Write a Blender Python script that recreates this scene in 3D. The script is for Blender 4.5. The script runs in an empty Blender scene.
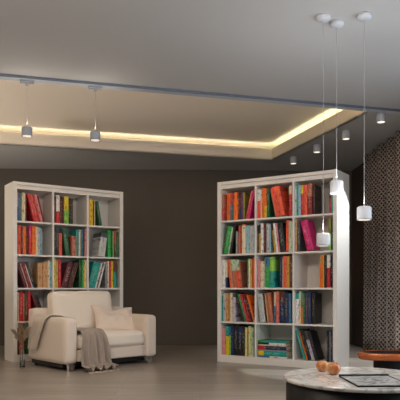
import bpy, bmesh, math, random
from mathutils import Vector, Matrix, noise
random.seed(7)
C = bpy.context.scene.collection
S = bpy.context.scene
PI = math.pi
R = math.radians

# ------------------------------------------------------------------ camera
CAMZ = 0.87
cam_d = bpy.data.cameras.new('camera')
cam_d.lens = 54.0; cam_d.sensor_width = 36.0; cam_d.sensor_fit = 'HORIZONTAL'
cam_d.shift_y = 0.2225
cam_d.clip_start = 0.05
cam = bpy.data.objects.new('camera', cam_d)
cam.location = (0, 0, CAMZ); cam.rotation_euler = (R(90), 0, 0)
C.objects.link(cam); S.camera = cam

# ------------------------------------------------------------------ world, exposure
w = bpy.data.worlds.new('world'); S.world = w; w.use_nodes = True
bg = w.node_tree.nodes['Background']
bg.inputs[0].default_value = (0.62, 0.74, 0.9, 1); bg.inputs[1].default_value = 0.35
S.view_settings.view_transform = 'Standard'
S.view_settings.look = 'None'
S.view_settings.exposure = 0.0
S.view_settings.gamma = 1.0
S.view_settings.use_curve_mapping = False

def light(name, kind, loc, rot, energy, color, **kw):
    d = bpy.data.lights.new(name, kind); d.energy = energy; d.color = color
    for k, v in kw.items(): setattr(d, k, v)
    o = bpy.data.objects.new(name, d); o.location = loc; o.rotation_euler = rot
    C.objects.link(o); return o

# daylight through the side window (out of frame, right) and added fill behind the viewer
light('daylight_side', 'AREA', (2.75, 3.2, 1.35), (R(90), 0, R(90)), 55, (0.80, 0.90, 1.0), shape='RECTANGLE', size=3.4, size_y=2.1)
light('rear_fill', 'AREA', (-0.9, -2.6, 1.6), (R(90), 0, 0), 8, (1.0, 0.95, 0.88), shape='RECTANGLE', size=5.2, size_y=2.1)
# upward fill added to brighten the ceiling, no lamp there; left, out of frame
light('left_ceiling_fill', 'AREA', (-3.7, 6.3, .3), (R(180), R(-20), 0), 54, (1.0, .88, .74), shape='RECTANGLE', size=.5, size_y=1.6)
# added soft fill from above, no fittings, front half of the room
light('overhead_fill', 'AREA', (-1.3, 2.9, 2.68), (R(35), 0, 0), 80, (1.0, 0.86, 0.72), shape='RECTANGLE', size=2.6, size_y=.5)
light('overhead_fill', 'AREA', (1.1, 2.7, 2.68), (R(35), 0, 0), 30, (1.0, 0.93, 0.86), shape='RECTANGLE', size=1.2, size_y=.5)

# ------------------------------------------------------------------ helpers
def lin(c):
    if isinstance(c, str):
        c = [int(c[i:i+2], 16) / 255 for i in (0, 2, 4)]
    return tuple(((x / 12.92) if x <= 0.04045 else ((x + 0.055) / 1.055) ** 2.4) for x in c)

def mat(name, col, rough=0.5, metal=0.0, spec=0.5, bump=None, vary=None, trans=0, emit=None, coat=0, sheen=0):
    m = bpy.data.materials.new(name); m.use_nodes = True
    nt = m.node_tree; b = nt.nodes['Principled BSDF']
    c = lin(col)
    b.inputs['Base Color'].default_value = (*c, 1)
    b.inputs['Roughness'].default_value = rough
    b.inputs['Metallic'].default_value = metal
    b.inputs['Specular IOR Level'].default_value = spec
    b.inputs['Transmission Weight'].default_value = trans
    b.inputs['Coat Weight'].default_value = coat
    b.inputs['Sheen Weight'].default_value = sheen
    if emit:
        b.inputs['Emission Color'].default_value = (*lin(emit[0]), 1)
        b.inputs['Emission Strength'].default_value = emit[1]
    tc = nt.nodes.new('ShaderNodeTexCoord')
    if vary:
        n = nt.nodes.new('ShaderNodeTexNoise'); n.inputs['Scale'].default_value = vary[0]; n.inputs['Detail'].default_value = 4
        nt.links.new(tc.outputs['Object'], n.inputs['Vector'])
        mx = nt.nodes.new('ShaderNodeMix'); mx.data_type = 'RGBA'
        mx.inputs[6].default_value = (*[x * (1 - vary[1]) for x in c], 1)
        mx.inputs[7].default_value = (*[min(1, x * (1 + vary[1])) for x in c], 1)
        nt.links.new(n.outputs[0], mx.inputs[0]); nt.links.new(mx.outputs[2], b.inputs['Base Color'])
    if bump:
        n = nt.nodes.new('ShaderNodeTexNoise'); n.inputs['Scale'].default_value = bump[0]; n.inputs['Detail'].default_value = 5
        nt.links.new(tc.outputs['Object'], n.inputs['Vector'])
        bp = nt.nodes.new('ShaderNodeBump'); bp.inputs['Strength'].default_value = bump[1]; bp.inputs['Distance'].default_value = 0.01
        nt.links.new(n.outputs[0], bp.inputs['Height']); nt.links.new(bp.outputs[0], b.inputs['Normal'])
    return m

def math_node(nt, op, a, b=None):
    n = nt.nodes.new('ShaderNodeMath'); n.operation = op
    for i, x in enumerate((a, b)):
        if x is None: continue
        if isinstance(x, (int, float)): n.inputs[i].default_value = x
        else: nt.links.new(x, n.inputs[i])
    return n.outputs[0]

def obj(name, bm, m, parent=None, smooth=False):
    me = bpy.data.meshes.new(name)
    bmesh.ops.recalc_face_normals(bm, faces=bm.faces[:])
    if smooth:
        for f in bm.faces: f.smooth = True
    bm.to_mesh(me); bm.free()
    if m: me.materials.append(m)
    o = bpy.data.objects.new(name, me); C.objects.link(o)
    if parent: o.parent = parent
    return o

def tag(o, label, cat, group=None):
    o['label'] = label; o['category'] = cat
    if group: o['group'] = group
    return o

def thing(name, label, cat, loc=(0, 0, 0), rotz=0, group=None):
    o = bpy.data.objects.new(name, None); C.objects.link(o)
    o.empty_display_size = 0.1
    o.location = loc; o.rotation_euler = (0, 0, rotz)
    return tag(o, label, cat, group)

def struct(o):
    o['kind'] = 'structure'; return o

def box(bm, x0, x1, y0, y1, z0, z1, bev=0.0, seg=2):
    r = bmesh.ops.create_cube(bm, size=1)
    vs = r['verts']
    bmesh.ops.scale(bm, verts=vs, vec=(x1 - x0, y1 - y0, z1 - z0))
    bmesh.ops.translate(bm, verts=vs, vec=((x0 + x1) / 2, (y0 + y1) / 2, (z0 + z1) / 2))
    if bev:
        es = list({e for v in vs for e in v.link_edges})
        bmesh.ops.bevel(bm, geom=es, offset=bev, segments=seg, affect='EDGES', profile=0.7)

def lathe(bm, prof, seg=32, c=(0, 0, 0), closed=True):
    rings = []
    for r, z in prof:
        rings.append([bm.verts.new((c[0] + r * math.cos(2*PI*i/seg), c[1] + r * math.sin(2*PI*i/seg), c[2] + z)) for i in range(seg)])
    for a, b in zip(rings, rings[1:]):
        for i in range(seg):
            j = (i + 1) % seg
            bm.faces.new((a[i], a[j], b[j], b[i]))
    if closed:
        bm.faces.new(rings[0]); bm.faces.new(rings[-1])

def tube(bm, pts, rad, seg=8):
    pts = [Vector(p) for p in pts]; rings = []
    n = len(pts)
    for i, p in enumerate(pts):
        d = (pts[min(i + 1, n - 1)] - pts[max(i - 1, 0)]).normalized()
        a = d.cross(Vector((0.31, 0.92, 0.1))).normalized(); b = d.cross(a)
        r = rad[i] if isinstance(rad, (list, tuple)) else rad
        rings.append([bm.verts.new(p + (a * math.cos(2*PI*k/seg) + b * math.sin(2*PI*k/seg)) * r) for k in range(seg)])
    for q, s in zip(rings, rings[1:]):
        for i in range(seg):
            j = (i + 1) % seg
            bm.faces.new((q[i], q[j], s[j], s[i]))
    bm.faces.new(rings[0]); bm.faces.new(rings[-1])

def prism(bm, pts, z0, z1):
    a = [bm.verts.new((x, y, z0)) for x, y in pts]; b = [bm.verts.new((x, y, z1)) for x, y in pts]
    bm.faces.new(a); bm.faces.new(b)
    n = len(pts)
    for i in range(n):
        j = (i + 1) % n
        bm.faces.new((a[i], a[j], b[j], b[i]))

def softbox(bm, cx, cy, cz, sx, sy, sz, r=0.05, puff=(0, 0, 0), n=14, wob=0.0, seed=0, M=None):
    """rounded upholstery block: sizes sx,sy,sz, corner radius r, bulge per axis"""
    t = bmesh.new()
    bmesh.ops.create_cube(t, size=2)
    bmesh.ops.subdivide_edges(t, edges=t.edges[:], cuts=n, use_grid_fill=True)
    h = Vector((sx / 2, sy / 2, sz / 2))
    for v in t.verts:
        q = Vector([math.copysign(abs(k) ** 0.8, k) for k in v.co])
        p = Vector((q.x * h.x, q.y * h.y, q.z * h.z))
        inner = Vector([max(-(h[k] - r), min(h[k] - r, p[k])) for k in range(3)])
        d = p - inner
        if d.length > 1e-6: p = inner + d.normalized() * r if d.length > r else p
        c = v.co.copy()
        for k in range(3):
            i, j = (k + 1) % 3, (k + 2) % 3
            if abs(c[k]) > 0.98:
                p[k] += math.copysign(puff[k] * (1 - c[i] ** 4) * (1 - c[j] ** 4), c[k])
        if wob:
            s = noise.noise(p * 7 + Vector((seed, 0, 0)))
            p += p.normalized() * s * wob
        v.co = p
    if M is None: M = Matrix.Translation((cx, cy, cz))
    t.transform(M)
    me = bpy.data.meshes.new('tmp'); t.to_mesh(me); t.free()
    bm.from_mesh(me); bpy.data.meshes.remove(me)

# ------------------------------------------------------------------ materials
M_ceil = mat('ceiling_paint', 'b5b4b3', 0.8, bump=(30, .05))
M_cove = mat('cove_paint', 'f4e9da', 0.8)
M_fascia = mat('fascia_paint', 'f4e9da', 0.7)
M_wall = mat('dark_taupe_paint', '5d564d', 0.7, bump=(60, .08))
M_wallr = mat('side_wall_paint', '40342f', 0.75)
M_wallw = mat('unseen_wall_paint', '8d8780', 0.8)
M_base = mat('dark_trim', '2a2622', 0.5)
M_track = mat('track_metal', 'bcc4cf', 0.45, metal=0.2)
M_trackd = mat('track_slot', '5a6270', 0.5)
M_lampw = mat('lamp_white', 'babdc4', 0.45)
M_lampg = mat('lamp_grey', '8f9299', 0.45)
M_cord = mat('cord_white', '8f8f90', 0.6)
M_glow = mat('lamp_diffuser', 'fff4e0', 0.5, emit=('fff0dc', .7))
M_glow2 = mat('spot_lens', 'fff4e0', 0.5, emit=('fff0dc', 1.2))
M_case = mat('bookcase_lacquer', 'e6e1da', 0.35, bump=(40, .02))
M_pages = mat('book_pages', 'e8dfc9', 0.9)
M_fab = mat('cream_upholstery', 'e0d0c1', 0.95, bump=(180, .25), sheen=0.2)
M_cush = mat('cream_cushion', 'f0e4d5', 0.95, bump=(160, .25), sheen=0.2)
M_pil = mat('pillow_linen', 'e8d6c6', 0.95, bump=(160, .3), sheen=0.2)
M_throw = mat('taupe_throw', '9c8e82', 0.95, bump=(140, .4), sheen=0.3)
M_throw2 = mat('beige_throw', 'd0c1b1', 0.95, bump=(140, .4), sheen=0.3)
M_fringe = mat('throw_fringe', 'c2b29e', 0.95)
M_chrome = mat('chrome', 'e0e0e2', 0.12, metal=1.0)
M_dark = mat('chair_underside_shade', '1b1512', 0.6)  # near-black, for the shade under the armchair
M_black = mat('black_lacquer', '08080a', 0.45, spec=.25)
M_wood = mat('varnished_orange_wood', 'a04f1d', 0.2, vary=(9, .45), coat=0.6)
M_led = mat('led_tape', 'ffffff', 0.5, emit=('fff2c0', 3.0))
M_glass = mat('vase_glass', 'f2f4f2', 0.03, trans=1.0)
M_thin_glass = mat('window_glass', 'f6f8f8', 0.0, trans=1.0)
M_frame = mat('window_frame', 'c8c8c8', 0.4)

def floor_mat():
    m = mat('grey_oak_planks', '8d857b', 0.32, spec=0.5); nt = m.node_tree; b = nt.nodes['Principled BSDF']
    tc = nt.nodes.new('ShaderNodeTexCoord')
    br = nt.nodes.new('ShaderNodeTexBrick'); br.offset = 0.37
    br.inputs['Color1'].default_value = (*lin('a59b90'), 1); br.inputs['Color2'].default_value = (*lin('958c82'), 1)
    br.inputs['Mortar'].default_value = (*lin('6f6860'), 1)
    br.inputs['Scale'].default_value = 1.0; br.inputs['Mortar Size'].default_value = 0.0025
    br.inputs['Brick Width'].default_value = 1.9; br.inputs['Row Height'].default_value = 0.19
    nt.links.new(tc.outputs['Object'], br.inputs['Vector'])
    mp = nt.nodes.new('ShaderNodeMapping'); mp.inputs['Scale'].default_value = (1.2, 14, 1)
    nt.links.new(tc.outputs['Object'], mp.inputs['Vector'])
    n = nt.nodes.new('ShaderNodeTexNoise'); n.inputs['Scale'].default_value = 1.6; n.inputs['Detail'].default_value = 6
    nt.links.new(mp.outputs[0], n.inputs['Vector'])
    rp = nt.nodes.new('ShaderNodeValToRGB')
    rp.color_ramp.elements[0].position = 0.3; rp.color_ramp.elements[0].color = (0.72, 0.70, 0.68, 1)
    rp.color_ramp.elements[1].position = 0.7; rp.color_ramp.elements[1].color = (1.1, 1.1, 1.1, 1)
    nt.links.new(n.outputs[0], rp.inputs[0])
    mx = nt.nodes.new('ShaderNodeMix'); mx.data_type = 'RGBA'; mx.blend_type = 'MULTIPLY'; mx.inputs[0].default_value = 1
    nt.links.new(br.outputs[0], mx.inputs[6]); nt.links.new(rp.outputs[0], mx.inputs[7])
    nt.links.new(mx.outputs[2], b.inputs['Base Color'])
    return m
M_floor = floor_mat()

def marble_mat(name, base, vein, scale):
    m = mat(name, base, 0.12, spec=0.6); nt = m.node_tree; b = nt.nodes['Principled BSDF']
    tc = nt.nodes.new('ShaderNodeTexCoord')
    n = nt.nodes.new('ShaderNodeTexNoise'); n.inputs['Scale'].default_value = scale; n.inputs['Detail'].default_value = 8
    n.inputs['Distortion'].default_value = 1.2
    nt.links.new(tc.outputs['Object'], n.inputs['Vector'])
    a = math_node(nt, 'ABSOLUTE', math_node(nt, 'SUBTRACT', n.outputs[0], 0.5))
    rp = nt.nodes.new('ShaderNodeValToRGB')
    rp.color_ramp.elements[0].position = 0.0; rp.color_ramp.elements[0].color = (*lin(vein), 1)
    rp.color_ramp.elements[1].position = 0.05; rp.color_ramp.elements[1].color = (*lin(base), 1)
    nt.links.new(a, rp.inputs[0]); nt.links.new(rp.outputs[0], b.inputs['Base Color'])
    return m
M_marble = marble_mat('white_marble', 'd8d5d0', 'a8a39d', 5.5)
M_marble2 = marble_mat('tray_marble', 'd0d0ce', '8f9093', 9)

def book_mat():
    m = mat('book_cover', '808080', 0.5); nt = m.node_tree; b = nt.nodes['Principled BSDF']
    oi = nt.nodes.new('ShaderNodeObjectInfo')
    ac = nt.nodes.new('ShaderNodeAttribute'); ac.attribute_type = 'OBJECT'; ac.attribute_name = 'accent_colour'
    sp = nt.nodes.new('ShaderNodeAttribute'); sp.attribute_type = 'OBJECT'; sp.attribute_name = 'accent_split'
    tc = nt.nodes.new('ShaderNodeTexCoord'); sx = nt.nodes.new('ShaderNodeSeparateXYZ')
    nt.links.new(tc.outputs['Generated'], sx.inputs[0])
    # printed accent field: above / below the split height
    fac = math_node(nt, 'GREATER_THAN', sx.outputs[2], sp.outputs['Fac'])
    # lettering-like marks on the middle of the spine
    mp = nt.nodes.new('ShaderNodeMapping'); mp.inputs['Scale'].default_value = (160, 6, 70)
    nt.links.new(tc.outputs['Object'], mp.inputs['Vector'])
    va = nt.nodes.new('ShaderNodeVectorMath'); va.operation = 'ADD'
    cb = nt.nodes.new('ShaderNodeCombineXYZ'); rnd = math_node(nt, 'MULTIPLY', oi.outputs['Random'], 57.0)
    nt.links.new(rnd, cb.inputs[0]); nt.links.new(rnd, cb.inputs[2])
    nt.links.new(mp.outputs[0], va.inputs[0]); nt.links.new(cb.outputs[0], va.inputs[1])
    n = nt.nodes.new('ShaderNodeTexNoise'); n.inputs['Scale'].default_value = 1.0; n.inputs['Detail'].default_value = 1
    nt.links.new(va.outputs[0], n.inputs['Vector'])
    ink = math_node(nt, 'GREATER_THAN', n.outputs[0], 0.59)
    z1 = math_node(nt, 'GREATER_THAN', sx.outputs[2], 0.22); z2 = math_node(nt, 'LESS_THAN', sx.outputs[2], 0.82)
    x1 = math_node(nt, 'GREATER_THAN', sx.outputs[0], 0.28); x2 = math_node(nt, 'LESS_THAN', sx.outputs[0], 0.72)
    msk = math_node(nt, 'MULTIPLY', math_node(nt, 'MULTIPLY', z1, z2), math_node(nt, 'MULTIPLY', x1, x2))
    ink = math_node(nt, 'MULTIPLY', math_node(nt, 'MULTIPLY', ink, msk), 0.6)
    mp3 = nt.nodes.new('ShaderNodeMapping'); mp3.inputs['Scale'].default_value = (45, 3, 22)
    nt.links.new(tc.outputs['Object'], mp3.inputs['Vector'])
    vb = nt.nodes.new('ShaderNodeVectorMath'); vb.operation = 'ADD'
    nt.links.new(mp3.outputs[0], vb.inputs[0]); nt.links.new(cb.outputs[0], vb.inputs[1])
    n3 = nt.nodes.new('ShaderNodeTexNoise'); n3.inputs['Scale'].default_value = 1.0; n3.inputs['Detail'].default_value = 3
    nt.links.new(vb.outputs[0], n3.inputs['Vector'])
    rp3 = nt.nodes.new('ShaderNodeValToRGB'); rp3.color_ramp.interpolation = 'CONSTANT'
    for pos_, c_ in ((0.0, (.35, .31, .34, 1)), (.36, (.78, .74, .74, 1)), (.43, (1, 1, 1, 1)), (.66, (1.25, 1.2, 1.1, 1))):
        e_ = rp3.color_ramp.elements[0] if pos_ == 0 else (rp3.color_ramp.elements.new(pos_))
        e_.color = c_
    nt.links.new(n3.outputs[0], rp3.inputs[0])
    m1 = nt.nodes.new('ShaderNodeMix'); m1.data_type = 'RGBA'
    nt.links.new(fac, m1.inputs[0]); nt.links.new(oi.outputs['Color'], m1.inputs[6]); nt.links.new(ac.outputs['Color'], m1.inputs[7])
    m2 = nt.nodes.new('ShaderNodeMix'); m2.data_type = 'RGBA'
    tx = nt.nodes.new('ShaderNodeAttribute'); tx.attribute_type = 'OBJECT'; tx.attribute_name = 'ink_colour'
    m3 = nt.nodes.new('ShaderNodeMix'); m3.data_type = 'RGBA'; m3.blend_type = 'MULTIPLY'; m3.inputs[0].default_value = 1
    nt.links.new(m1.outputs[2], m3.inputs[6]); nt.links.new(rp3.outputs[0], m3.inputs[7])
    nt.links.new(ink, m2.inputs[0]); nt.links.new(m3.outputs[2], m2.inputs[6]); nt.links.new(tx.outputs['Color'], m2.inputs[7])
    nt.links.new(m2.outputs[2], b.inputs['Base Color'])
    return m
M_book = book_mat()

def curtain_mat():
    m = mat('patterned_curtain', '2b2220', 0.85, sheen=0.2); nt = m.node_tree; b = nt.nodes['Principled BSDF']
    uv = nt.nodes.new('ShaderNodeUVMap'); uv.uv_map = 'UVMap'
    sx = nt.nodes.new('ShaderNodeSeparateXYZ'); nt.links.new(uv.outputs[0], sx.inputs[0])
    u, v = sx.outputs[0], sx.outputs[1]
    tri = math_node(nt, 'ABSOLUTE', math_node(nt, 'SUBTRACT', math_node(nt, 'FRACT', math_node(nt, 'MULTIPLY', u, 11.0)), 0.5))
    vv = math_node(nt, 'MULTIPLY', v, 17.0); tt = math_node(nt, 'MULTIPLY', tri, 2.0)
    za = math_node(nt, 'GREATER_THAN', math_node(nt, 'FRACT', math_node(nt, 'ADD', vv, tt)), 0.66)
    zb_ = math_node(nt, 'GREATER_THAN', math_node(nt, 'FRACT', math_node(nt, 'SUBTRACT', vv, tt)), 0.66)
    a = math_node(nt, 'MAXIMUM', za, zb_)
    # broken weave
    n = nt.nodes.new('ShaderNodeTexNoise'); n.inputs['Scale'].default_value = 60
    nt.links.new(uv.outputs[0], n.inputs['Vector'])
    a = math_node(nt, 'MULTIPLY', a, math_node(nt, 'GREATER_THAN', n.outputs[0], 0.42))
    mx = nt.nodes.new('ShaderNodeMix'); mx.data_type = 'RGBA'
    mx.inputs[6].default_value = (*lin('2c2321'), 1); mx.inputs[7].default_value = (*lin('a3958c'), 1)
    nt.links.new(a, mx.inputs[0]); nt.links.new(mx.outputs[2], b.inputs['Base Color'])
    return m
M_curt = curtain_mat()

# ------------------------------------------------------------------ room shell
H = 2.72; HU = 2.955; FT = 2.88
RX0, RX1, RY0, RY1 = -4.3, 2.46, -2.7, 9.34
bm = bmesh.new(); box(bm, RX0 - .2, RX1 + .2, RY0 - .2, RY1 + .3, -0.1, 0); struct(obj('floor', bm, M_floor))
# room is turned two degrees against the view: back wall and right wall as prisms
def wl(x): return 9.32 + 0.035 * (x - 0)          # back wall line
bm = bmesh.new(); prism(bm, [(-4.5, wl(-4.5)), (2.7, wl(2.7)), (2.7, wl(2.7) + .2), (-4.5, wl(-4.5) + .2)], 0, H); struct(obj('wall_back', bm, M_wall))
bm = bmesh.new(); prism(bm, [(-4.2, wl(-4.2) - .012), (2.36, wl(2.36) - .012), (2.36, wl(2.36)), (-4.2, wl(-4.2))], 0, 0.05); struct(obj('baseboard_back', bm, M_wall))
def wr(y): return 2.38 - 0.03 * (y - 9.3)         # right wall line
def rwall(bm, y0, y1, z0, z1): prism(bm, [(wr(y0), y0), (wr(y1), y1), (wr(y1) + .2, y1), (wr(y0) + .2, y0)], z0, z1)
bm = bmesh.new()
rwall(bm, 5.1, 9.45, 0, H); rwall(bm, -2.7, 1.3, 0, H); rwall(bm, 1.3, 5.1, 0, 0.25); rwall(bm, 1.3, 5.1, 2.45, H)
struct(obj('wall_right', bm, M_wallr))
bm = bmesh.new(); box(bm, -4.4, -4.2, -2.7, 9.3, 0, H); struct(obj('wall_left', bm, M_wallw))
bm = bmesh.new()
box(bm, -4.4, -3.6, -2.9, -2.7, 0, H); box(bm, 1.9, 2.9, -2.9, -2.7, 0, H); box(bm, -3.6, 1.9, -2.9, -2.7, 0, .4); box(bm, -3.6, 1.9, -2.9, -2.7, 2.6, H)
struct(obj('wall_front', bm, M_wallw))
# windows: frames around the two openings
wf = bpy.data.objects.new('window_1', None); C.objects.link(wf); struct(wf)
bm = bmesh.new()
for y0, y1, z0, z1 in ((1.3, 5.1, .25, .31), (1.3, 5.1, 2.39, 2.45), (1.3, 1.37, .25, 2.45), (5.03, 5.1, .25, 2.45), (3.17, 3.23, .25, 2.45)):
    box(bm, 2.56, 2.64, y0, y1, z0, z1)
obj('window_frame', bm, M_frame, wf)
wf = bpy.data.objects.new('window_2', None); C.objects.link(wf); struct(wf)
bm = bmesh.new()
for x0, x1, z0, z1 in ((-3.6, 1.9, .4, .47), (-3.6, 1.9, 2.53, 2.6), (-3.6, -3.53, .4, 2.6), (1.83, 1.9, .4, 2.6), (-.9, -.83, .4, 2.6)):
    box(bm, x0, x1, -2.83, -2.76, z0, z1)
obj('window_frame', bm, M_frame, wf)

# ceiling with the recessed tray opening (turned about sixteen degrees against the room)
Pbr = Vector((1.03, 8.60)); Pfr = Vector((1.757, 6.24)); Pfl0 = Vector((-1.76, 5.28)); Pbl0 = Vector((-2.556, 7.67))
dF = (Pfl0 - Pfr).normalized(); dB = (Pbl0 - Pbr).normalized()
Pfl = Pfr + dF * 5.4; Pbl = Pbr + dB * 4.7
hole = [Pfl, Pfr, Pbr, Pbl]
outer = [Vector((RX0 - .1, RY0 - .1)), Vector((2.9, RY0 - .1)), Vector((2.9, 9.6)), Vector((RX0 - .1, 9.6))]
bm = bmesh.new()
for i in range(4):
    j = (i + 1) % 4
    prism(bm, [outer[i], outer[j], hole[j], hole[i]], H, H + 0.02)
bmesh.ops.remove_doubles(bm, verts=bm.verts[:], dist=1e-5)
struct(obj('ceiling', bm, M_ceil))
def offset_poly(poly, d):
    n = len(poly); out = []
    lines = []
    for i in range(n):
        a, b = poly[i], poly[(i + 1) % n]
        t = (b - a).normalized(); nrm = Vector((t.y, -t.x))
        lines.append((a + nrm * d, t))
    for i in range(n):
        p, t = lines[i - 1]; q, s = lines[i]
        den = t.x * s.y - t.y * s.x
        k = ((q - p).x * s.y - (q - p).y * s.x) / den
        out.append(p + t * k)
    return out
# fascia lip round the opening
o1 = offset_poly(hole, 0.025); o2 = offset_poly(hole, 0.22); o3 = offset_poly(hole, 0.26)
bm = bmesh.new()
for i in range(4):
    j = (i + 1) % 4
    prism(bm, [hole[i], hole[j], o1[j], o1[i]], H + .0, FT)
struct(obj('trim_1', bm, M_fascia))
bm = bmesh.new()
for i in range(4):
    j = (i + 1) % 4
    prism(bm, [o2[i], o2[j], o3[j], o3[i]], H + .02, HU)
prism(bm, o3, HU, HU + .03)
struct(obj('ceiling_tray', bm, M_cove))
bpy.data.objects['ceiling_tray'].name = 'ceiling_recess'
# led tape in the cove, one run per side
o4 = offset_poly(hole, 0.07); o5 = offset_poly(hole, 0.085)
led_cols = [(1.0, .82, .64), (.90, 1.0, .66), (1.0, .97, .80), (1.0, .95, .8)]
led_names = ['near side of the ceiling recess', 'right side of the ceiling recess', 'back side of the ceiling recess', 'left side of the ceiling recess']
led_en = [55, 3, 3.4, 3]
for i in range(4):
    j = (i + 1) % 4
    bm = bmesh.new(); prism(bm, [o4[i], o4[j], o5[j], o5[i]], H + .02, H + .03)
    tag(obj('led_strip', bm, M_led), 'thin light strip glowing along the ' + led_names[i], 'light strip')
    a, b = o4[i], o4[j]; c = (a + b) / 2; ang = math.atan2((b - a).y, (b - a).x)
    lg = light('led_glow', 'AREA', (0, 0, 0), (0, 0, 0), led_en[i], led_cols[i], shape='RECTANGLE', size=(b - a).length - .1, size_y=0.03)
    X_ = Vector(((b - a).normalized().x, (b - a).normalized().y, 0)); inn = Vector((-X_.y, X_.x, 0))
    if inn.dot(Vector((*(sum(hole, Vector((0, 0))) / 4 - c), 0))) < 0: inn = -inn
    D_ = (inn * .8 + Vector((0, 0, .6))).normalized(); Z_ = -D_; Y_ = Z_.cross(X_)
    lg.matrix_world = Matrix(((X_.x, Y_.x, Z_.x, c.x), (X_.y, Y_.y, Z_.y, c.y), (X_.z, Y_.z, Z_.z, H + .11), (0, 0, 0, 1)))

# ------------------------------------------------------------------ lighting track
tr = thing('light_track', 'long grey lighting track on the ceiling along the near edge of the recess', 'lighting track', (0, 0, 0))
nF = Vector((dF.y, -dF.x)); 
if nF.y > 0: nF = -nF
def tp(s, off): p = Pfr + dF * s + nF * off; return (p.x, p.y)
bm = bmesh.new(); prism(bm, [tp(-.5, .05), tp(5.2, .05), tp(5.2, .13), tp(-.5, .13)], H - .022, H - .001); obj('track_rail', bm, M_track, tr)
bm = bmesh.new(); prism(bm, [tp(-.5, .135), tp(5.2, .135), tp(5.2, .142), tp(-.5, .142)], H - .024, H - .001); obj('track_edge', bm, M_trackd, tr)

# ------------------------------------------------------------------ lamps
def pendant(name, label, group, x, y, ztop, zbot, r, hgt, body, canopy=True, track=False, energy=12):
    t = thing(name, label, 'pendant lamp', (x, y, zbot), 0, group)
    bm = bmesh.new(); lathe(bm, [(r * .8, .012), (r * .93, .004), (r, .0), (r, .01), (r, hgt - .008), (r - .008, hgt), (.006, hgt), (.005, hgt + .012)], 36)
    sh = obj('lamp_shade', bm, body, t, smooth=False)
    for f in sh.data.polygons: f.use_smooth = abs(f.normal.z) < .5
    bm = bmesh.new(); lathe(bm, [(r * .78, 0.0), (r * .78, .011)], 32, (0, 0, .0)); obj('diffuser', bm, M_glow, t)
    zt = ztop - zbot
    if canopy:
        bm = bmesh.new(); lathe(bm, [(.018, -.034), (.042, -.028), (.05, -.02), (.05, 0)], 32, (0, 0, zt)); obj('canopy', bm, M_lampw, t, True)
    if track:
        bm = bmesh.new(); box(bm, -.06, .06, -.015, .015, zt - .03, zt - .006, .004); a = obj('track_adapter', bm, body, t); a.rotation_euler = (0, 0, math.atan2(-dF.y, -dF.x))
        bm = bmesh.new(); lathe(bm, [(.014, -.05), (.014, -.028)], 16, (0, 0, zt)); obj('cord_grip', bm, body, t)
    bm = bmesh.new(); tube(bm, [(0, 0, hgt + .008), (0, 0, zt - .03)], .0016, 8); obj('cord', bm, M_cord, t)
    light('pendant_glow', 'SPOT', (x, y, zbot - .03), (0, 0, 0), energy, (1.0, .93, .84), spot_size=R(95), spot_blend=.6, shadow_soft_size=.04)
    if canopy: light('pendant_ceiling_fill', 'AREA', (x, y, zbot + hgt + .022), (R(180), 0, 0), 1.8, (.98, .98, .97), shape='DISK', size=.09)  # upward fill added for the ceiling; the shade itself is closed on top
    else: light('pendant_ceiling_fill', 'AREA', (x, y, zbot + hgt + .022), (R(180), 0, 0), .8, (1, .9, .78), shape='DISK', size=.09)
    return t
G1 = 'pendant lamps hanging from the right side of the ceiling'
def at(u, v, Y): return ((u - 200) / 600 * Y, Y, CAMZ + (289 - v) / 600 * Y)
p = at(323.3, 246, 4.07); pendant('pendant_lamp', 'white cylinder pendant hanging lowest, in front of the pink book', G1, p[0], p[1], H, p[2], .046, .086, M_lampw)
p = at(336.6, 194, 4.16); pendant('pendant_lamp', 'white cylinder pendant hanging highest, at the bookcase upper right corner', G1, p[0], p[1], H, p[2], .046, .092, M_lampw)
p = at(364.2, 220, 4.05); pendant('pendant_lamp', 'white cylinder pendant hanging in front of the curtain', G1, p[0], p[1], H, p[2], .048, .09, M_lampw)
G2 = 'pendants on the lighting track'
# position on the track for a given column
def on_track(u):
    k = (u - 200) / 600
    a = Pfr + nF * .09
    s = (k * a.y - a.x) / (dF.x - k * dF.y)
    q = a + dF * s; return q
q = on_track(27); pendant('track_pendant', 'small grey cylinder pendant on the track, the left one of the pair', G2, q.x, q.y, H - .018, CAMZ + (289 - 136.3) / 600 * q.y, .046, .08, M_lampg, False, True)
q = on_track(95.3); pendant('track_pendant', 'small grey cylinder pendant on the track, the right one of the pair', G2, q.x, q.y, H - .018, CAMZ + (289 - 140.5) / 600 * q.y, .046, .08, M_lampg, False, True)
for (x, y, lab, en) in ((1.31, 8.41, 'white ceiling spotlight furthest back, above the bookcase, first of the row', 65), (1.503, 7.71, 'second white ceiling spotlight from the back, left of the pendant cord', 65),
                    (1.71, 7.03, 'third white ceiling spotlight from the back, between two pendant cords', 65), (1.907, 6.32, 'nearest white ceiling spotlight, above the curtain', 230)):
    t = thing('ceiling_spotlight', lab, 'ceiling light', (x, y, H), 0, 'ceiling spotlights along the recess')
    r = .047
    bm = bmesh.new(); lathe(bm, [(r * .8, -.088), (r, -.095), (r, -.012), (r - .004, 0)], 32); o = obj('housing', bm, M_lampw, t)
    bm = bmesh.new(); lathe(bm, [(r * .78, -.093), (r * .78, -.087)], 32); obj('spot_lens', bm, M_glow2, t)
    sl = light('spot_glow', 'SPOT', (x, y, H - .1), (0, 0, 0), en, (.93, .97, 1.0), spot_size=R(46 if en > 100 else 66), spot_blend=.12 if en > 100 else .9, shadow_soft_size=.02)
    if en > 100: sl.rotation_euler = Vector((-.843 * math.sin(R(9)), .537 * math.sin(R(9)), -math.cos(R(9)))).to_track_quat('-Z', 'Y').to_euler()

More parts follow.
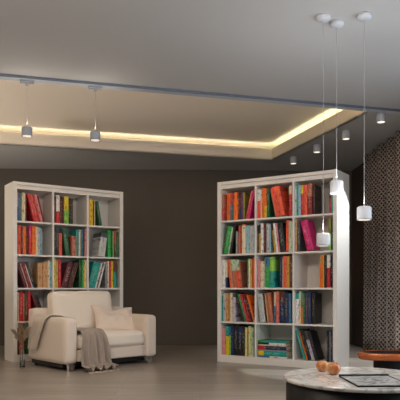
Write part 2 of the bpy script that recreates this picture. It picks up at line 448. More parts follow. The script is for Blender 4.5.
# ------------------------------------------------------------------ bookcases
BW, BD, BH = 1.44, 0.37, 2.148
SID = .045; DIV = .02; FR = .084; SH = .02
CW = (BW - 2 * SID - 2 * DIV) / 3; CH = (BH - 2 * FR - 4 * SH) / 5
def bookcase(label, origin, ang):
    t = thing('bookcase', label, 'bookcase', (*origin, 0), ang, 'white cube bookcases')
    for x0 in (0, BW - SID):
        bm = bmesh.new(); box(bm, x0, x0 + SID, 0, BD, 0, BH, .003); obj('side_panel', bm, M_case, t)
    bm = bmesh.new(); box(bm, SID, BW - SID, .006, BD, BH - .036, BH, .002); box(bm, SID, BW - SID, .014, BD, BH - FR, BH - .042, .002); box(bm, SID, BW - SID, .03, BD, BH - .043, BH - .035)
    obj('top_panel', bm, M_case, t)
    bm = bmesh.new(); box(bm, SID, BW - SID, .006, BD, 0.0, FR, .003); obj('bottom_panel', bm, M_case, t)
    bm = bmesh.new(); box(bm, SID, BW - SID, BD - .008, BD - .001, FR, BH - FR); obj('back_panel', bm, M_case, t)
    for k in range(4):
        z = FR + CH * (k + 1) + SH * k
        bm = bmesh.new(); box(bm, SID, BW - SID, .008, BD - .008, z, z + SH, .002); obj('shelf', bm, M_case, t)
    for k in range(2):
        x = SID + CW * (k + 1) + DIV * k
        bm = bmesh.new()
        for r_ in range(5):
            z = FR + (CH + SH) * r_
            box(bm, x, x + DIV, .01, BD - .008, z, z + CH)
        obj('divider', bm, M_case, t)
    return Matrix.Translation((*origin, 0)) @ Matrix.Rotation(ang, 4, 'Z')
ML = bookcase('white cube bookcase of fifteen compartments standing behind the armchair', (-2.207, 7.10), math.atan2(.557, .83))
BW, BD = 1.485, .40
CW = (BW - 2 * SID - 2 * DIV) / 3
MR = bookcase('white cube bookcase of fifteen compartments with a bright side, right of centre', (.207, 7.19), -math.atan2(.537, .843))

COL = {'pink': 'd98f92', 'blue': '2f6f94', 'olive': '8f8a3a', 'cream': 'e6d6b4', 'maroon': '5c1519', 'red': 'c5222a', 'salmon': 'e0705c', 'dark red': '86141c',
 'white': 'e8e6e0', 'yellow': 'e8c51f', 'green': '1e9b45', 'dark green': '1d5a35', 'light green': '8cc84a', 'black': '141416', 'brown': '5b3522', 'dark brown': '33201a',
 'orange': 'ea6f16', 'light blue': '93bccb', 'grey': '8d9092', 'light grey': 'bfc2c2', 'teal': '15988f', 'tan': 'c99a68', 'magenta': 'd0186f', 'navy': '182c54', 'purple': '5a3566',
 'gold': 'c79a3a', 'coral': 'ea5b3c', 'lavender': 'c6bdd0', 'pale yellow': 'd9d690', 'pale green': 'b9cfae', 'terracotta': 'b4664c', 'dark grey': '43464a'}
ORD = ['first', 'second', 'third', 'fourth', 'fifth', 'sixth', 'seventh', 'eighth', 'ninth', 'tenth', 'eleventh', 'twelfth', 'thirteenth', 'fourteenth', 'fifteenth']

def cover_mesh(w, d, h):
    bm = bmesh.new(); t = min(.003, w * .12); r = min(w * .3, .008)
    out = []
    for k in range(7):
        a = PI * k / 6
        out.append((-w / 2 * math.cos(a), -r * math.sin(a) * .9 + r))
    out[0] = (-w / 2, r); out[-1] = (w / 2, r)
    pts = out + [(w / 2, d), (w / 2 - t, d), (w / 2 - t, r + t), (-w / 2 + t, r + t), (-w / 2 + t, d), (-w / 2, d)]
    prism(bm, pts, 0, h)
    return bm
def make_book(mtx, w, d, h, colour, accent, split, label, group):
    root = thing('book', label, 'book', group=group); root.matrix_world = mtx
    c = obj('cover', cover_mesh(w, d, h), M_book, root)
    c.color = (*lin(COL[colour]), 1)
    c['accent_colour'] = list(lin(COL[accent])) if accent else list(lin(COL[colour]))
    c['accent_split'] = float(split if accent else 2.0)
    lum = sum(lin(COL[colour])) / 3
    c['ink_colour'] = list(lin(random.choice(['20242a', '7a1a1a', '1a3a5a']))) if lum > .3 else list(lin(random.choice(['efe6c8', 'f4f0ea', 'e8c860', 'd8a0a0'])))
    bm = bmesh.new(); t = min(.003, w * .12); r = min(w * .3, .008)
    box(bm, -w / 2 + t, w / 2 - t, r + t, d - .006, .004, h - .004); obj('pages', bm, M_pages, root)
    return root

def layout(seq):
    """returns list of (kind, xb, spec) and final x; distances in metres"""
    x = 0; out = []; i = 0
    while i < len(seq):
        k, col, w_, h_, *rest = seq[i]
        if k == 'U':
            out.append(('U', x + w_ / 2, seq[i])); x += w_ + .0006; i += 1
        else:
            ang = R(rest[2]); grp = []
            while i < len(seq) and seq[i][0] == k and seq[i][6] == seq[i - 0][6] and seq[i][6] == rest[2]:
                grp.append(seq[i]); i += 1
            if k == 'L':
                xb = x + grp[0][3] * math.sin(ang)
                for g in grp:
                    out.append(('L', xb, g)); xb += (g[2] + .0004) / math.cos(ang)
                x = xb - grp[-1][2] / math.cos(ang) + grp[-1][2] * math.cos(ang) + .001
            else:
                xb = x; ext = 0
                for n, g in enumerate(grp):
                    xb += (g[2] + .0004) * (1 / math.cos(ang) if n else math.cos(ang))
                    out.append(('R', xb, g)); ext = max(ext, xb + g[3] * math.sin(ang))
                x = ext + .001
    return out, x

def fill(M, case, row, col, left, right=()):
    global CW
    CW = ((1.44 if case == LB else 1.485) - 2 * SID - 2 * DIV) / 3
    """spec: (kind, colour, width %, height %, accent, split, angle)"""
    def norm(s, k):
        s = list(s) + [None] * (7 - len(s)); a = s[6] or 0
        hh = s[3] / 100 * CH; ww = s[2] / 100 * CW * k
        if s[0] != 'U':
            hh = min(hh, (CH - .006 - ww * math.sin(R(a))) / math.cos(R(a)))
        return (s[0], s[1], ww, min(hh, CH - .006), s[4], s[5], a)
    k = 1.0
    while True:
        la, lx = layout([norm(s, k) for s in left]); ra, rx = layout([norm(s, k) for s in right])
        if lx + rx < CW - .004 or k < .4: break
        k *= .98
    items = [(kk, xb + .0015, s) for kk, xb, s in la] + [(kk, xb + CW - rx - .0015, s) for kk, xb, s in ra]
    rown = ['top', 'second', 'third', 'fourth', 'bottom'][row]; coln = ['left', 'middle', 'right'][col]
    X0 = SID + col * (CW + DIV); Z0 = FR + (4 - row) * (CH + SH) + .0008
    group = f'books in the {rown} row {coln} compartment of the {case}'
    for n, (kk, xb, s) in enumerate(items):
        d = random.uniform(.20, .245); y = random.uniform(.018, .045)
        if s[2] > .09: d = .25
        if kk == 'U': m = Matrix.Translation((X0 + xb, y, Z0))
        elif kk == 'L': m = Matrix.Translation((X0 + xb, y, Z0)) @ Matrix.Rotation(-R(s[6]), 4, 'Y') @ Matrix.Translation((s[2] / 2, 0, 0))
        else: m = Matrix.Translation((X0 + xb, y, Z0)) @ Matrix.Rotation(R(s[6]), 4, 'Y') @ Matrix.Translation((-s[2] / 2, 0, 0))
        look = s[1] + (f' and {s[4]}' if s[4] else '') + (' leaning' if kk != 'U' else '')
        pos = 'rightmost' if n == len(items) - 1 and n > 1 else f'{ORD[n]} from left'
        make_book(M @ m, s[2] * .985, d, s[3], s[1], s[4], s[5] or .5, f'{look} book, {pos}, {rown} row {coln} compartment, {case}', group)

U, L_, R_ = 'U', 'L', 'R'
LB, RB = 'left bookcase', 'right bookcase'
fill(ML, LB, 0, 0, [(U,'purple',4,88,'pink',.5),(U,'blue',8,88),(U,'olive',3,88),(U,'cream',9,90),(U,'maroon',3,86),(L_,'red',9,90,None,None,14),(L_,'salmon',6,88,None,None,14),(L_,'red',5,88,None,None,14),(L_,'pink',8,90,None,None,14),(L_,'dark red',3,86,None,None,14)])
fill(ML, LB, 0, 1, [(U,'maroon',8,88),(U,'red',11,92,'white',.42),(U,'maroon',7,90),(U,'brown',5,88),(U,'light green',14,90,'yellow',.5),(U,'black',4,86),(U,'dark brown',8,84)])
fill(ML, LB, 0, 2, [(U,'orange',4,88),(U,'yellow',12,88),(U,'brown',3,84),(U,'cream',3,86),(L_,'dark green',9,84,None,None,10)])
fill(ML, LB, 1, 0, [(U,'maroon',4,86),(U,'coral',8,92),(U,'brown',5,90),(U,'orange',10,88),(U,'dark brown',6,90),(U,'red',9,92,'magenta',.6),(U,'orange',11,92),(U,'cream',5,90),(U,'light grey',5,88),(U,'light blue',8,84)])
fill(ML, LB, 1, 1, [(U,'black',8,92),(U,'black',9,90,'dark grey',.3),(U,'coral',10,92,'black',.8),(L_,'dark green',15,88,None,None,8)], [(U,'terracotta',15,66),(U,'teal',8,88),(U,'white',3,90),(U,'olive',4,88),(U,'blue',7,92),(U,'dark brown',4,88),(U,'pink',5,90)])
fill(ML, LB, 1, 2, [], [(R_,'light grey',22,80,'dark grey',.82,8),(U,'green',11,92),(U,'dark green',4,90),(U,'light green',5,90),(U,'brown',6,92,'red',.5),(U,'dark green',10,88)])
fill(ML, LB, 2, 0, [(L_,'maroon',9,82,None,None,18),(L_,'white',2,80,None,None,18),(L_,'dark red',9,84,None,None,18),(L_,'white',2,80,None,None,18),(L_,'black',9,84,None,None,18)], [(U,'tan',14,80),(U,'tan',13,82),(U,'cream',6,88),(U,'light blue',6,84)])
fill(ML, LB, 2, 1, [(U,'yellow',10,92),(U,'pale yellow',3,90),(U,'red',11,92)], [(R_,'maroon',18,84,None,None,17),(R_,'dark brown',5,86,None,None,17),(R_,'brown',6,86,None,None,17),(R_,'maroon',5,86,None,None,17),(U,'dark green',8,92),(U,'green',6,94),(U,'yellow',4,94),(U,'cream',5,92)])
fill(ML, LB, 2, 2, [(R_,'teal',22,86,None,None,15),(R_,'white',4,86,None,None,15),(R_,'dark grey',4,86,None,None,15),(R_,'white',5,90,None,None,15),(U,'grey',7,86),(U,'cream',6,92),(U,'red',4,92),(U,'yellow',9,92),(U,'teal',9,90,'brown',.6)])
fill(ML, LB, 3, 0, [(U,'olive',3,90),(U,'cream',4,90),(U,'red',12,92),(U,'tan',3,88),(U,'brown',8,92),(U,'red',9,94),(L_,'dark red',4,88,None,None,19),(L_,'dark grey',8,86,None,None,19),(L_,'black',6,86,None,None,19)])
fill(ML, LB, 3, 1, [(U,'black',9,94),(U,'dark brown',12,95),(U,'maroon',8,92),(U,'black',10,94)])
fill(ML, LB, 4, 0, [(U,'dark brown',7,84),(U,'terracotta',13,76),(U,'black',6,86),(U,'dark green',13,82),(U,'brown',9,80)])

fill(MR, RB, 0, 0, [(U,'red',8,84,'terracotta',.5),(U,'dark red',4,82),(U,'orange',13,86),(U,'blue',7,86,'red',.55),(U,'dark green',3,80),(U,'orange',12,86),(U,'brown',3,84),(U,'navy',5,80,'maroon',.5),(U,'purple',6,84),(U,'olive',4,84)], [(R_,'salmon',4,88,None,None,13),(R_,'magenta',7,89,None,None,13)])
fill(MR, RB, 0, 1, [(U,'coral',10,88,'white',.6),(U,'cream',3,86),(U,'orange',8,90),(U,'yellow',6,90,'orange',.4),(U,'dark green',7,88),(L_,'grey',3,88,None,None,12),(L_,'coral',24,90,None,None,12)], [(U,'red',10,90,'cream',.72),(U,'dark red',3,86)])
fill(MR, RB, 0, 2, [(U,'white',3,86),(U,'teal',6,88),(U,'light blue',6,88),(U,'red',7,88,'yellow',.72),(U,'coral',10,88),(U,'dark red',12,90,'terracotta',.6),(U,'dark brown',6,86)], [(U,'red',6,88,'dark brown',.5),(U,'teal',7,86)])
fill(MR, RB, 1, 0, [(R_,'dark green',5,86,None,None,10),(R_,'green',13,88,None,None,10),(R_,'pale green',5,84,None,None,10),(R_,'black',7,90,None,None,10),(U,'grey',6,70),(U,'coral',7,88),(U,'dark brown',5,90),(U,'cream',11,90,'orange',.96),(U,'light blue',13,86),(U,'light grey',12,84),(U,'light blue',5,86)])
fill(MR, RB, 1, 1, [(U,'black',4,84),(U,'gold',7,86,'black',.7),(U,'white',8,90),(U,'maroon',7,90),(U,'light grey',8,88),(U,'light blue',5,86),(L_,'gold',7,90,'black',.75,7),(L_,'white',6,88,None,None,7),(L_,'pink',5,86,None,None,7),(L_,'black',15,88,None,None,7),(U,'coral',10,94),(U,'pale green',10,90)])
fill(MR, RB, 1, 2, [(U,'tan',5,92),(U,'dark grey',7,86),(L_,'magenta',18,90,None,None,14)], [(U,'light green',7,92,'olive',.5),(U,'dark green',6,90)])
fill(MR, RB, 2, 0, [(U,'white',9,88),(U,'navy',6,86,'cream',.38),(L_,'coral',5,90,None,None,6),(L_,'tan',4,88,None,None,6),(L_,'terracotta',12,88,'pale green',.6,6),(L_,'coral',12,86,'pale green',.62,6),(L_,'terracotta',3,82,None,None,6)], [(U,'blue',5,90,'green',.4),(U,'cream',5,88),(U,'gold',5,86),(U,'coral',9,90)])
fill(MR, RB, 2, 1, [(U,'pink',7,84),(U,'cream',12,80,),(U,'light blue',4,90),(U,'green',12,92,'blue',.7),(U,'teal',13,92,'light green',.55)], [(U,'navy',8,90),(U,'cream',4,90),(U,'coral',9,94),(U,'gold',8,92),(U,'brown',9,90)])
fill(MR, RB, 2, 2, [], [(U,'orange',6,92,'tan',.75),(U,'orange',3,90),(U,'yellow',3,94),(U,'black',6,92),(U,'red',9,94,'white',.6),(U,'black',9,90)])
fill(MR, RB, 3, 0, [(U,'teal',3,80),(U,'light grey',8,88),(U,'tan',8,88),(U,'gold',7,88),(U,'cream',5,90),(U,'lavender',9,90,'dark grey',.84),(L_,'black',6,90,None,None,17),(L_,'green',5,88,None,None,17),(L_,'white',3,88,None,None,17),(L_,'red',6,88,None,None,17),(L_,'dark red',6,86,None,None,17),(L_,'black',7,86,None,None,17),(L_,'orange',4,86,None,None,17)])
fill(MR, RB, 3, 1, [(L_,'light grey',15,86,None,None,7),(L_,'black',6,88,None,None,7),(L_,'tan',3,88,None,None,7),(L_,'terracotta',12,90,None,None,7),(U,'blue',8,92,'cream',.55),(U,'salmon',7,94),(U,'navy',14,94,'brown',.65),(U,'navy',12,90),(U,'blue',7,88)])
fill(MR, RB, 3, 2, [(U,'white',9,90,'teal',.8),(U,'cream',5,94),(U,'orange',5,94,'teal',.55),(U,'olive',3,88),(U,'dark green',5,90),(U,'purple',5,90),(U,'navy',9,92),(U,'black',9,90)])
fill(MR, RB, 4, 0, [(U,'pink',8,86),(U,'tan',4,86),(U,'yellow',9,90,'teal',.65),(U,'light green',5,88,'blue',.7),(U,'navy',8,92),(U,'black',14,94),(U,'black',12,90,'navy',.5),(U,'dark brown',6,90),(U,'pale yellow',8,88),(U,'dark red',3,84),(U,'pale yellow',7,92),(U,'pale green',8,88)])
fill(MR, RB, 4, 2, [(L_,'teal',6,90,None,None,17),(L_,'orange',5,88,None,None,17),(L_,'black',8,90,None,None,17),(L_,'lavender',9,86,'dark grey',.7,17),(L_,'black',8,84,None,None,17)], [(U,'black',6,88),(U,'grey',4,86),(U,'navy',8,90)])
# stack lying flat in the bottom middle compartment of the right bookcase
z = FR + .001; X0 = SID + 1 * (CW + DIV)
flat = [('white', 'blue', .018, .36), ('teal', 'yellow', .058, .35), ('grey', None, .014, .35), ('navy', 'red', .045, .35), ('cream', None, .013, .345), ('white', 'black', .022, .34), ('teal', 'green', .024, .345)]
for n, (c1, c2, th, ln) in enumerate(flat):
    m = Matrix.Translation((X0 + .015 + ln, .03, z + th / 2)) @ Matrix.Rotation(R(-90), 4, 'Y')
    m = m @ Matrix.Rotation(0, 4, 'Z')
    pos = 'lowest of the stack' if n == 0 else ('topmost of the stack' if n == 6 else f'{ORD[n]} from stack bottom')
    make_book(MR @ m, th * .985, .25, ln, c1, c2, {'teal': .8, 'navy': .74}.get(c1, .6), f'{c1}{" and " + c2 if c2 else ""} flat book, {pos}, bottom row of right bookcase', 'books lying flat in the bottom row middle compartment of the right bookcase')
    z += th

# ------------------------------------------------------------------ armchair
CA = math.atan2(.68, .73)
chx, chy = -1.2395, 6.976
ch = thing('armchair', 'cream upholstered armchair with chrome feet in front of the left bookcase', 'armchair', (chx, chy, 0), CA)
MC = Matrix.Translation((chx, chy, 0)) @ Matrix.Rotation(CA, 4, 'Z')
HW, HD = .612, .415
for s, nm in ((-1, 0), (1, 1)):
    bm = bmesh.new(); softbox(bm, s * (HW - .0775), 0, .32, .155, .83, .48, .035, (.006, .008, .008), 16)
    obj('armrest', bm, M_fab, ch, True)
bm = bmesh.new(); softbox(bm, 0, HD - .065, .365, 2 * HW, .13, .57, .03, (0, .006, .005), 14); obj('backrest', bm, M_fab, ch, True)
bm = bmesh.new(); softbox(bm, 0, -.035, .155, 2 * HW - .31, .73, .13, .015, (0, .003, 0), 10); obj('seat_base', bm, M_fab, ch, True)
bm = bmesh.new(); softbox(bm, 0, -.075, .3, 2 * HW - .33, .67, .165, .05, (0, .018, .016), 16, .004); obj('seat_cushion', bm, M_cush, ch, True)
Mb = Matrix.Translation((-.035, .21, .605)) @ Matrix.Rotation(R(-9), 4, 'X')
bm = bmesh.new(); softbox(bm, 0, 0, 0, .80, .17, .46, .045, (.006, .035, .008), 16, .005, 3, M=Mb); obj('back_cushion', bm, M_cush, ch, True)
for sx in (-1, 1):
    for sy in (-1, 1):
        bm = bmesh.new()
        fx, fy = sx * (HW - .11), sy * (HD - .06)
        a = [(-.05, -.03), (.05, -.03), (.05, .03), (-.05, .03)]
        top = [bm.verts.new((fx + x, fy + y, .084)) for x, y in a]
        bot = [bm.verts.new((fx + x * .55 + sx * .03, fy + y * .6 + sy * .03, 0)) for x, y in a]
        bm.faces.new(top); bm.faces.new(bot)
        for i in range(4): bm.faces.new((top[i], top[(i + 1) % 4], bot[(i + 1) % 4], bot[i]))
        bmesh.ops.bevel(bm, geom=bm.edges[:], offset=.004, segments=2, affect='EDGES')
        obj('foot', bm, M_chrome, ch)
bm = bmesh.new(); box(bm, -HW + .035, HW - .035, -HD + .12, HD - .03, .03, .094); obj('underside_shade', bm, M_dark, ch)  # dark block added to stand for the shade under the chair

# scatter pillow with knife edges and dented top
bm = bmesh.new(); N = 26; S_ = .27
grid = {}
for side in (1, -1):
    for i in range(N + 1):
        for j in range(N + 1):
            a = -1 + 2 * i / N; b = -1 + 2 * j / N
            edge = (i in (0, N)) or (j in (0, N))
            if edge and side == -1: grid[(side, i, j)] = grid[(1, i, j)]; continue
            th = .085 * ((1 - a * a) * (1 - b * b)) ** .42
            th *= 1 - .6 * math.exp(-((a + .15) ** 2 * 7 + (b - .7) ** 2 * 6))
            px = a * S_ * (1 - .09 * (1 - b * b)) ; pz = b * S_ * (1 - .09 * (1 - a * a)) * .68
            pz -= .055 * math.exp(-(a * a) * 5) * max(0, b)
            wr_ = .006 * math.sin(a * 9 + b * 6) * (1 - a * a) * (1 - b * b) + .034 * noise.noise(Vector((a * 2.6, b * 2.2, side)))* (1 - a * a) * (1 - b * b)
            grid[(side, i, j)] = bm.verts.new((px, -side * (th + wr_), pz))
    for i in range(N):
        for j in range(N):
            bm.faces.new([grid[(side, *q)] for q in ((i, j), (i + 1, j), (i + 1, j + 1), (i, j + 1))])
pil = tag(obj('scatter_pillow', bm, M_pil, None, True), 'cream linen scatter pillow leaning in the right corner of the armchair', 'pillow')
pil.matrix_world = MC @ Matrix.Translation((.262, -.045, .515)) @ Matrix.Rotation(R(-8), 4, 'Z') @ Matrix.Rotation(R(-34), 4, 'X') @ Matrix.Rotation(R(5), 4, 'Y')

# ------------------------------------------------------------------ throws
def drape(path, across, lo, hi, na, name, m, fold_amp, waves, wid_fn=None, thick=.006, seed=0, lift=.004):
    """path: (p, z) points in the hanging plane; across = 'x' or 'y' (chair axes). Returns the object (chair space)."""
    P = [Vector(p) for p in path]; pts = []
    for a, b in zip(P, P[1:]):
        n = max(1, int((b - a).length / .012))
        pts += [a.lerp(b, k / n) for k in range(n)]
    pts.append(P[-1]); L = len(pts)
    sm = pts
    for _ in range(3): sm = [sm[0]] + [(sm[i-1] + sm[i] * 2 + sm[i+1]) / 4 for i in range(1, L-1)] + [sm[-1]]
    bm = bmesh.new(); rows = []
    for i, p in enumerate(sm):
        d = (sm[min(i+1, L-1)] - sm[max(i-1, 0)]).normalized(); nrm = Vector((d.y, -d.x)); s = i / (L - 1)
        row = []
        for j in range(na + 1):
            t = j / na
            l, h_ = (lo, hi) if wid_fn is None else wid_fn(s)
            q = l + (h_ - l) * t
            amp = fold_amp(s)
            f = amp * (1 + math.sin(2*PI*(waves * t + .15 * math.sin(3 * s + seed)) + seed)) / 2 + amp * .45 * (1 + math.sin(2*PI*waves*1.7*t + 2 + seed)) / 2
            pp = p + nrm * (f + lift)
            row.append(bm.verts.new((q, pp.x, pp.y) if across == 'x' else (pp.x, q, pp.y)))
        rows.append(row)
    for a, b in zip(rows, rows[1:]):
        for j in range(na): bm.faces.new((a[j], a[j+1], b[j+1], b[j]))
    o = obj(name, bm, m, None, True); md = o.modifiers.new('solidify', 'SOLIDIFY'); md.thickness = thick; md.offset = 1
    return o, [v.co.copy() for v in []]
# normals must point away from the seat: path runs from front floor up and back
path = [(-.66, .006), (-.56, .010), (-.50, .03), (-.475, .1), (-.465, .25), (-.455, .36), (-.43, .402), (-.36, .415), (-.1, .415), (.02, .412)]
t1, _ = drape(path[::-1], 'x', -.425, -.10, 110, 'throw_blanket', M_throw, lambda s: .009 + .036 * max(0, min(1, (s - .35) / .35)), 4.3,
              lambda s: (-.445 - .045 * max(0, min(1, (s - .5) / .15)), -.29 + .18 * min(1, s * 1.6) ** .8), seed=1.3)
tag(t1, 'taupe knitted throw over the seat front, its fringe on the floor', 'blanket'); t1.matrix_world = MC
bm = bmesh.new()
for k in range(46):
    x = -.488 + .375 * k / 45 + random.uniform(-.002, .002)
    tube(bm, [(x, -.655, .012), (x + random.uniform(-.008, .008), -.68, .007), (x + random.uniform(-.014, .014), -.70 - random.uniform(0, .012), .004)], .0022, 5)
fr = obj('fringe', bm, M_fringe, t1)
# light throw over the left arm: path from inner side over the arm top down the outer side
ax = -HW + .0775
path2 = [(ax + .085, .45), (ax + .082, .53), (ax + .05, .566), (ax, .572), (ax - .05, .566), (ax - .084, .53), (ax - .09, .40), (ax - .097, .20)]
t2, _ = drape([p for p in path2], 'y', -.06, .2, 60, 'throw_blanket', M_throw2, lambda s: .005 + .026 * max(0, min(1, (s - .3) / .2)), 3.6,
              lambda s: (-.14 + .26 * max(0, s - .25) / .75, .30), seed=.4, lift=.004)
tag(t2, 'light beige throw hanging over the left armrest', 'blanket'); t2.matrix_world = MC

# ------------------------------------------------------------------ glass vase with dried stems
vx, vy = (22.5 - 200) / 600 * 6.6, 6.6
v = thing('glass_vase', 'slim clear glass vase of dried stems standing on the floor left of the armchair', 'vase', (vx, vy, 0))
bm = bmesh.new()
lathe(bm, [(.001, 0), (.026, 0), (.029, .01), (.029, .10), (.025, .14), (.018, .17), (.018, .21), (.021, .215), (.017, .213), (.014, .20), (.014, .168), (.021, .136), (.025, .10), (.025, .014), (.001, .012)], 32, closed=False)
obj('vase_body', bm, M_glass, v, True)
def dried(name, label, cat, col, dx, dy, h, kind, seed):
    rnd = random.Random(seed); t = thing(name, label, cat, (vx + dx * .02, vy + dy * .02, .014), 0, 'dried stems in the floor vase')
    mt = mat(name + '_stem', '8a7458', .9); mp = mat(name + '_head', col, .95, vary=(20, .3))
    b0 = Vector((0, 0, 0)); bn = Vector((dx * .006, dy * .006, .19)); tip = Vector((dx, dy, h))
    pts = []
    for k in range(9):
        s = k / 8; z_ = h * s
        f = max(0, (z_ - .19) / (h - .19)) if z_ > .19 else 0
        pts.append((dx * f ** 1.6, dy * f ** 1.6, z_))
    bm = bmesh.new(); tube(bm, pts, .0018, 6); obj('stem', bm, mt, t)
    bm = bmesh.new()
    def pos(s): 
        z_ = h * s; f = max(0, (z_ - .19) / (h - .19)); return Vector((dx * f ** 1.6, dy * f ** 1.6, z_))
    if kind == 'plume':
        for k in range(300):
            s = rnd.uniform(.68, 1.0); p = pos(s); a = rnd.uniform(0, 2*PI); ln = rnd.uniform(.035, .065) * (1.1 - .6 * (s - .68) / .32)
            d = Vector((math.cos(a), math.sin(a), rnd.uniform(.6, 1.6))).normalized()
            tube(bm, [p, p + d * ln * .6, p + d * ln + Vector((math.cos(a), math.sin(a), -.4)) * .008], [.002, .0018, .0006], 4)
    elif kind == 'leaf':
        for k in range(16):
            s = rnd.uniform(.6, 1.0); p = pos(s); a = rnd.uniform(0, 2*PI); ln = rnd.uniform(.03, .055)
            d = Vector((math.cos(a), math.sin(a), rnd.uniform(.1, 1.0))).normalized(); n_ = d.cross(Vector((0, 0, 1))).normalized(); up = d.cross(n_)
            pr = [(0, .001), (.3, .010), (.6, .011), (1, .001)]
            vv = [[bm.verts.new(p + d * ln * q + n_ * w_ * sg + up * .0008 * u2) for sg, u2 in ((-1, 0), (0, 3), (1, 0), (0, -1))] for q, w_ in pr]
            for A, B in zip(vv, vv[1:]):
                for i in range(4): bm.faces.new((A[i], A[(i+1) % 4], B[(i+1) % 4], B[i]))
            bm.faces.new(vv[0]); bm.faces.new(vv[-1])
    else:
        for k in range(26):
            s = rnd.uniform(.62, 1.0); p = pos(s) + Vector((rnd.uniform(-.02, .02), rnd.uniform(-.02, .02), 0))
            bmesh.ops.create_icosphere(bm, subdivisions=1, radius=rnd.uniform(.005, .009), matrix=Matrix.Translation(p))
    obj('seed_head' if kind == 'buds' else ('leaves' if kind == 'leaf' else 'plume'), bm, mp, t)
dried('dried_stem', 'pale dried grass plume leaning furthest left out of the floor vase', 'dried plant', 'a3957f', -.105, -.02, .40, 'plume', 1)
dried('dried_stem', 'tan dried grass plume upright, left of centre in the floor vase', 'dried plant', 'a58a68', -.03, .02, .47, 'plume', 2)
dried('dried_stem', 'terracotta dried flower stem, low in the middle of the floor vase', 'dried plant', 'a8614a', -.012, -.03, .36, 'buds', 3)
dried('dried_stem', 'greyish dried leafy branch upright in the floor vase', 'dried plant', '8d8672', .03, .0, .49, 'leaf', 4)
dried('dried_stem', 'beige dried plume leaning right towards the armchair', 'dried plant', 'b39f86', .075, -.01, .43, 'plume', 5)

# ------------------------------------------------------------------ curtain
bm = bmesh.new(); uvl = bm.loops.layers.uv.new('UVMap')
y0c, y1c = 5.3, 8.45; n = 420; zb, zt = .012, 2.717; nz = 12
cols = []; arc = 0; prev = None
for i in range(n + 1):
    y = y1c + (y0c - y1c) * i / n; s = y1c - y
    f = (.058 * math.sin(2*PI*s/.29 + .7 * math.sin(s * 3.1))) + .012 * math.sin(2*PI*s/.077 + 1)
    x = wr(y) - .085 + f
    if prev: arc += math.hypot(x - prev[0], y - prev[1])
    prev = (x, y); cols.append((x, y, arc))
rows = []
for k in range(nz + 1):
    z_ = zb + (zt - zb) * k / nz; e = 1 + .12 * (1 - k / nz)
    rows.append([(bm.verts.new((wr(c[1]) - .085 + (c[0] - wr(c[1]) + .085) * e, c[1], z_)), c[2], z_) for c in cols])
for a, b in zip(rows, rows[1:]):
    for i in range(n):
        q = (a[i], a[i+1], b[i+1], b[i]); f = bm.faces.new([w_[0] for w_ in q])
        for lp, w_ in zip(f.loops, q): lp[uvl].uv = (w_[1], w_[2])
cu = thing('curtain', 'dark brown curtain with a pale zigzag pattern along the right wall', 'curtain', (0, 0, 0))
o = obj('curtain_panel', bm, M_curt, cu, True); md = o.modifiers.new('solidify', 'SOLIDIFY'); md.thickness = .003

# ------------------------------------------------------------------ wooden rimmed side table
sx_, sy_ = 1.568, 4.9
t = thing('side_table', 'low round side table with glossy orange wood rim on a black drum', 'side table', (sx_, sy_, 0))
t.scale = (1.0, .6, 1)
bm = bmesh.new(); lathe(bm, [(.145, 0), (.15, .01), (.15, .29), (.13, .30)], 48); obj('drum_base', bm, M_black, t)
bm = bmesh.new(); lathe(bm, [(.23, .298), (.265, .299), (.278, .308), (.28, .33), (.278, .345), (.268, .355), (.245, .357), (.242, .350), (.23, .350)], 64); obj('wood_rim', bm, M_wood, t, False)
for f in bpy.data.objects[t.children[-1].name].data.polygons: f.use_smooth = True
bm = bmesh.new(); lathe(bm, [(.23, .3495), (.243, .3535)], 48); obj('tabletop', bm, M_black, t)

# ------------------------------------------------------------------ round marble coffee table
cx, cy, ct = .835, 3.12, .414
t = thing('coffee_table', 'round black drum coffee table with a white marble top in the foreground', 'coffee table', (cx, cy, 0))
bm = bmesh.new(); lathe(bm, [(.365, 0), (.37, .008), (.384, .02), (.384, ct - .022), (.36, ct - .02)], 96); o = obj('drum_base', bm, M_black, t)
for f in o.data.polygons: f.use_smooth = abs(f.normal.z) < .5
bm = bmesh.new(); lathe(bm, [(.37, ct - .02), (.394, ct - .018), (.397, ct - .012), (.397, ct - .004), (.393, ct)], 96); o = obj('marble_top', bm, M_marble, t)
for f in o.data.polygons: f.use_smooth = abs(f.normal.z) < .5
# tray
bm = bmesh.new(); t = thing('tray', 'thin rectangular tray with a black rim lying on the marble coffee table', 'tray', (.855, 2.95, ct), R(2))
box(bm, -.125, .125, -.16, .16, .001, .006); obj('tray_plate', bm, M_marble2, t)
bm = bmesh.new()
box(bm, -.13, .13, -.164, -.160, .001, .008); box(bm, -.13, .13, .158, .166, .001, .014, .001); box(bm, -.129, -.125, -.164, .16, .001, .008); box(bm, .125, .129, -.164, .16, .001, .008)
obj('tray_rim', bm, M_black, t)

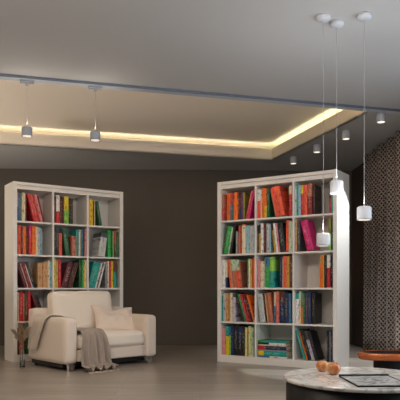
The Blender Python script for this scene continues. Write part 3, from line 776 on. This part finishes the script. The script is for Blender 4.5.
# two wooden-looking fruits
def apple_mat(name, c1, c2):
    m = mat(name, c1, .35, coat=.2); nt = m.node_tree; b = nt.nodes['Principled BSDF']
    tc = nt.nodes.new('ShaderNodeTexCoord'); mp = nt.nodes.new('ShaderNodeMapping'); mp.inputs['Scale'].default_value = (30, 30, 9)
    nt.links.new(tc.outputs['Object'], mp.inputs[0]); n_ = nt.nodes.new('ShaderNodeTexNoise'); n_.inputs['Scale'].default_value = 1; n_.inputs['Detail'].default_value = 5
    nt.links.new(mp.outputs[0], n_.inputs['Vector']); rp = nt.nodes.new('ShaderNodeValToRGB')
    rp.color_ramp.elements[0].position = .35; rp.color_ramp.elements[0].color = (*lin(c1), 1); rp.color_ramp.elements[1].position = .68; rp.color_ramp.elements[1].color = (*lin(c2), 1)
    nt.links.new(n_.outputs[0], rp.inputs[0]); nt.links.new(rp.outputs[0], b.inputs['Base Color']); return m
M_ap = apple_mat('russet_skin', 'b4602c', 'dca268')
M_st = mat('fruit_stem', '3b2a1c', .8)
def fruit(label, u, vb, r, rz):
    Y = (CAMZ - ct) * 600 / (vb - 289); x = (u - 200) / 600 * Y
    t = thing('decorative_apple', label, 'decorative apple', (x, Y, ct), rz, 'decorative apples on the coffee table')
    pr = []
    for k in range(25):
        a = -PI/2 + PI * k / 24; rr = r * math.cos(a) * (1 + .05 * math.sin(a)); zz = r * .93 * math.sin(a)
        zz -= .16 * r * math.exp(-(rr / (r * .28)) ** 2) * (1 if a > 0 else -.6)
        pr.append((max(rr, .0004), zz + r * .93 - .03 * r))
    bm = bmesh.new(); lathe(bm, pr, 36)
    for v_ in bm.verts:
        q = math.atan2(v_.co.y, v_.co.x); v_.co.x *= 1 + .03 * math.cos(5 * q); v_.co.y *= 1 + .03 * math.cos(5 * q)
    mnz = min(v_.co.z for v_ in bm.verts)
    for v_ in bm.verts: v_.co.z -= mnz
    obj('fruit_body', bm, M_ap, t, True)
    zt_ = r * 1.62
    bm = bmesh.new(); tube(bm, [(0, 0, zt_ - .004), (.002, 0, zt_ + .008), (.005, .001, zt_ + .015)], [.0018, .0016, .0022], 8); obj('stem', bm, M_st, t)
fruit('russet decorative apple further back and left, on the marble coffee table', 322.3, 371.3, .0345, .3)
fruit('russet decorative apple nearer the tray, on the marble coffee table', 333.8, 374.6, .0375, 1.4)
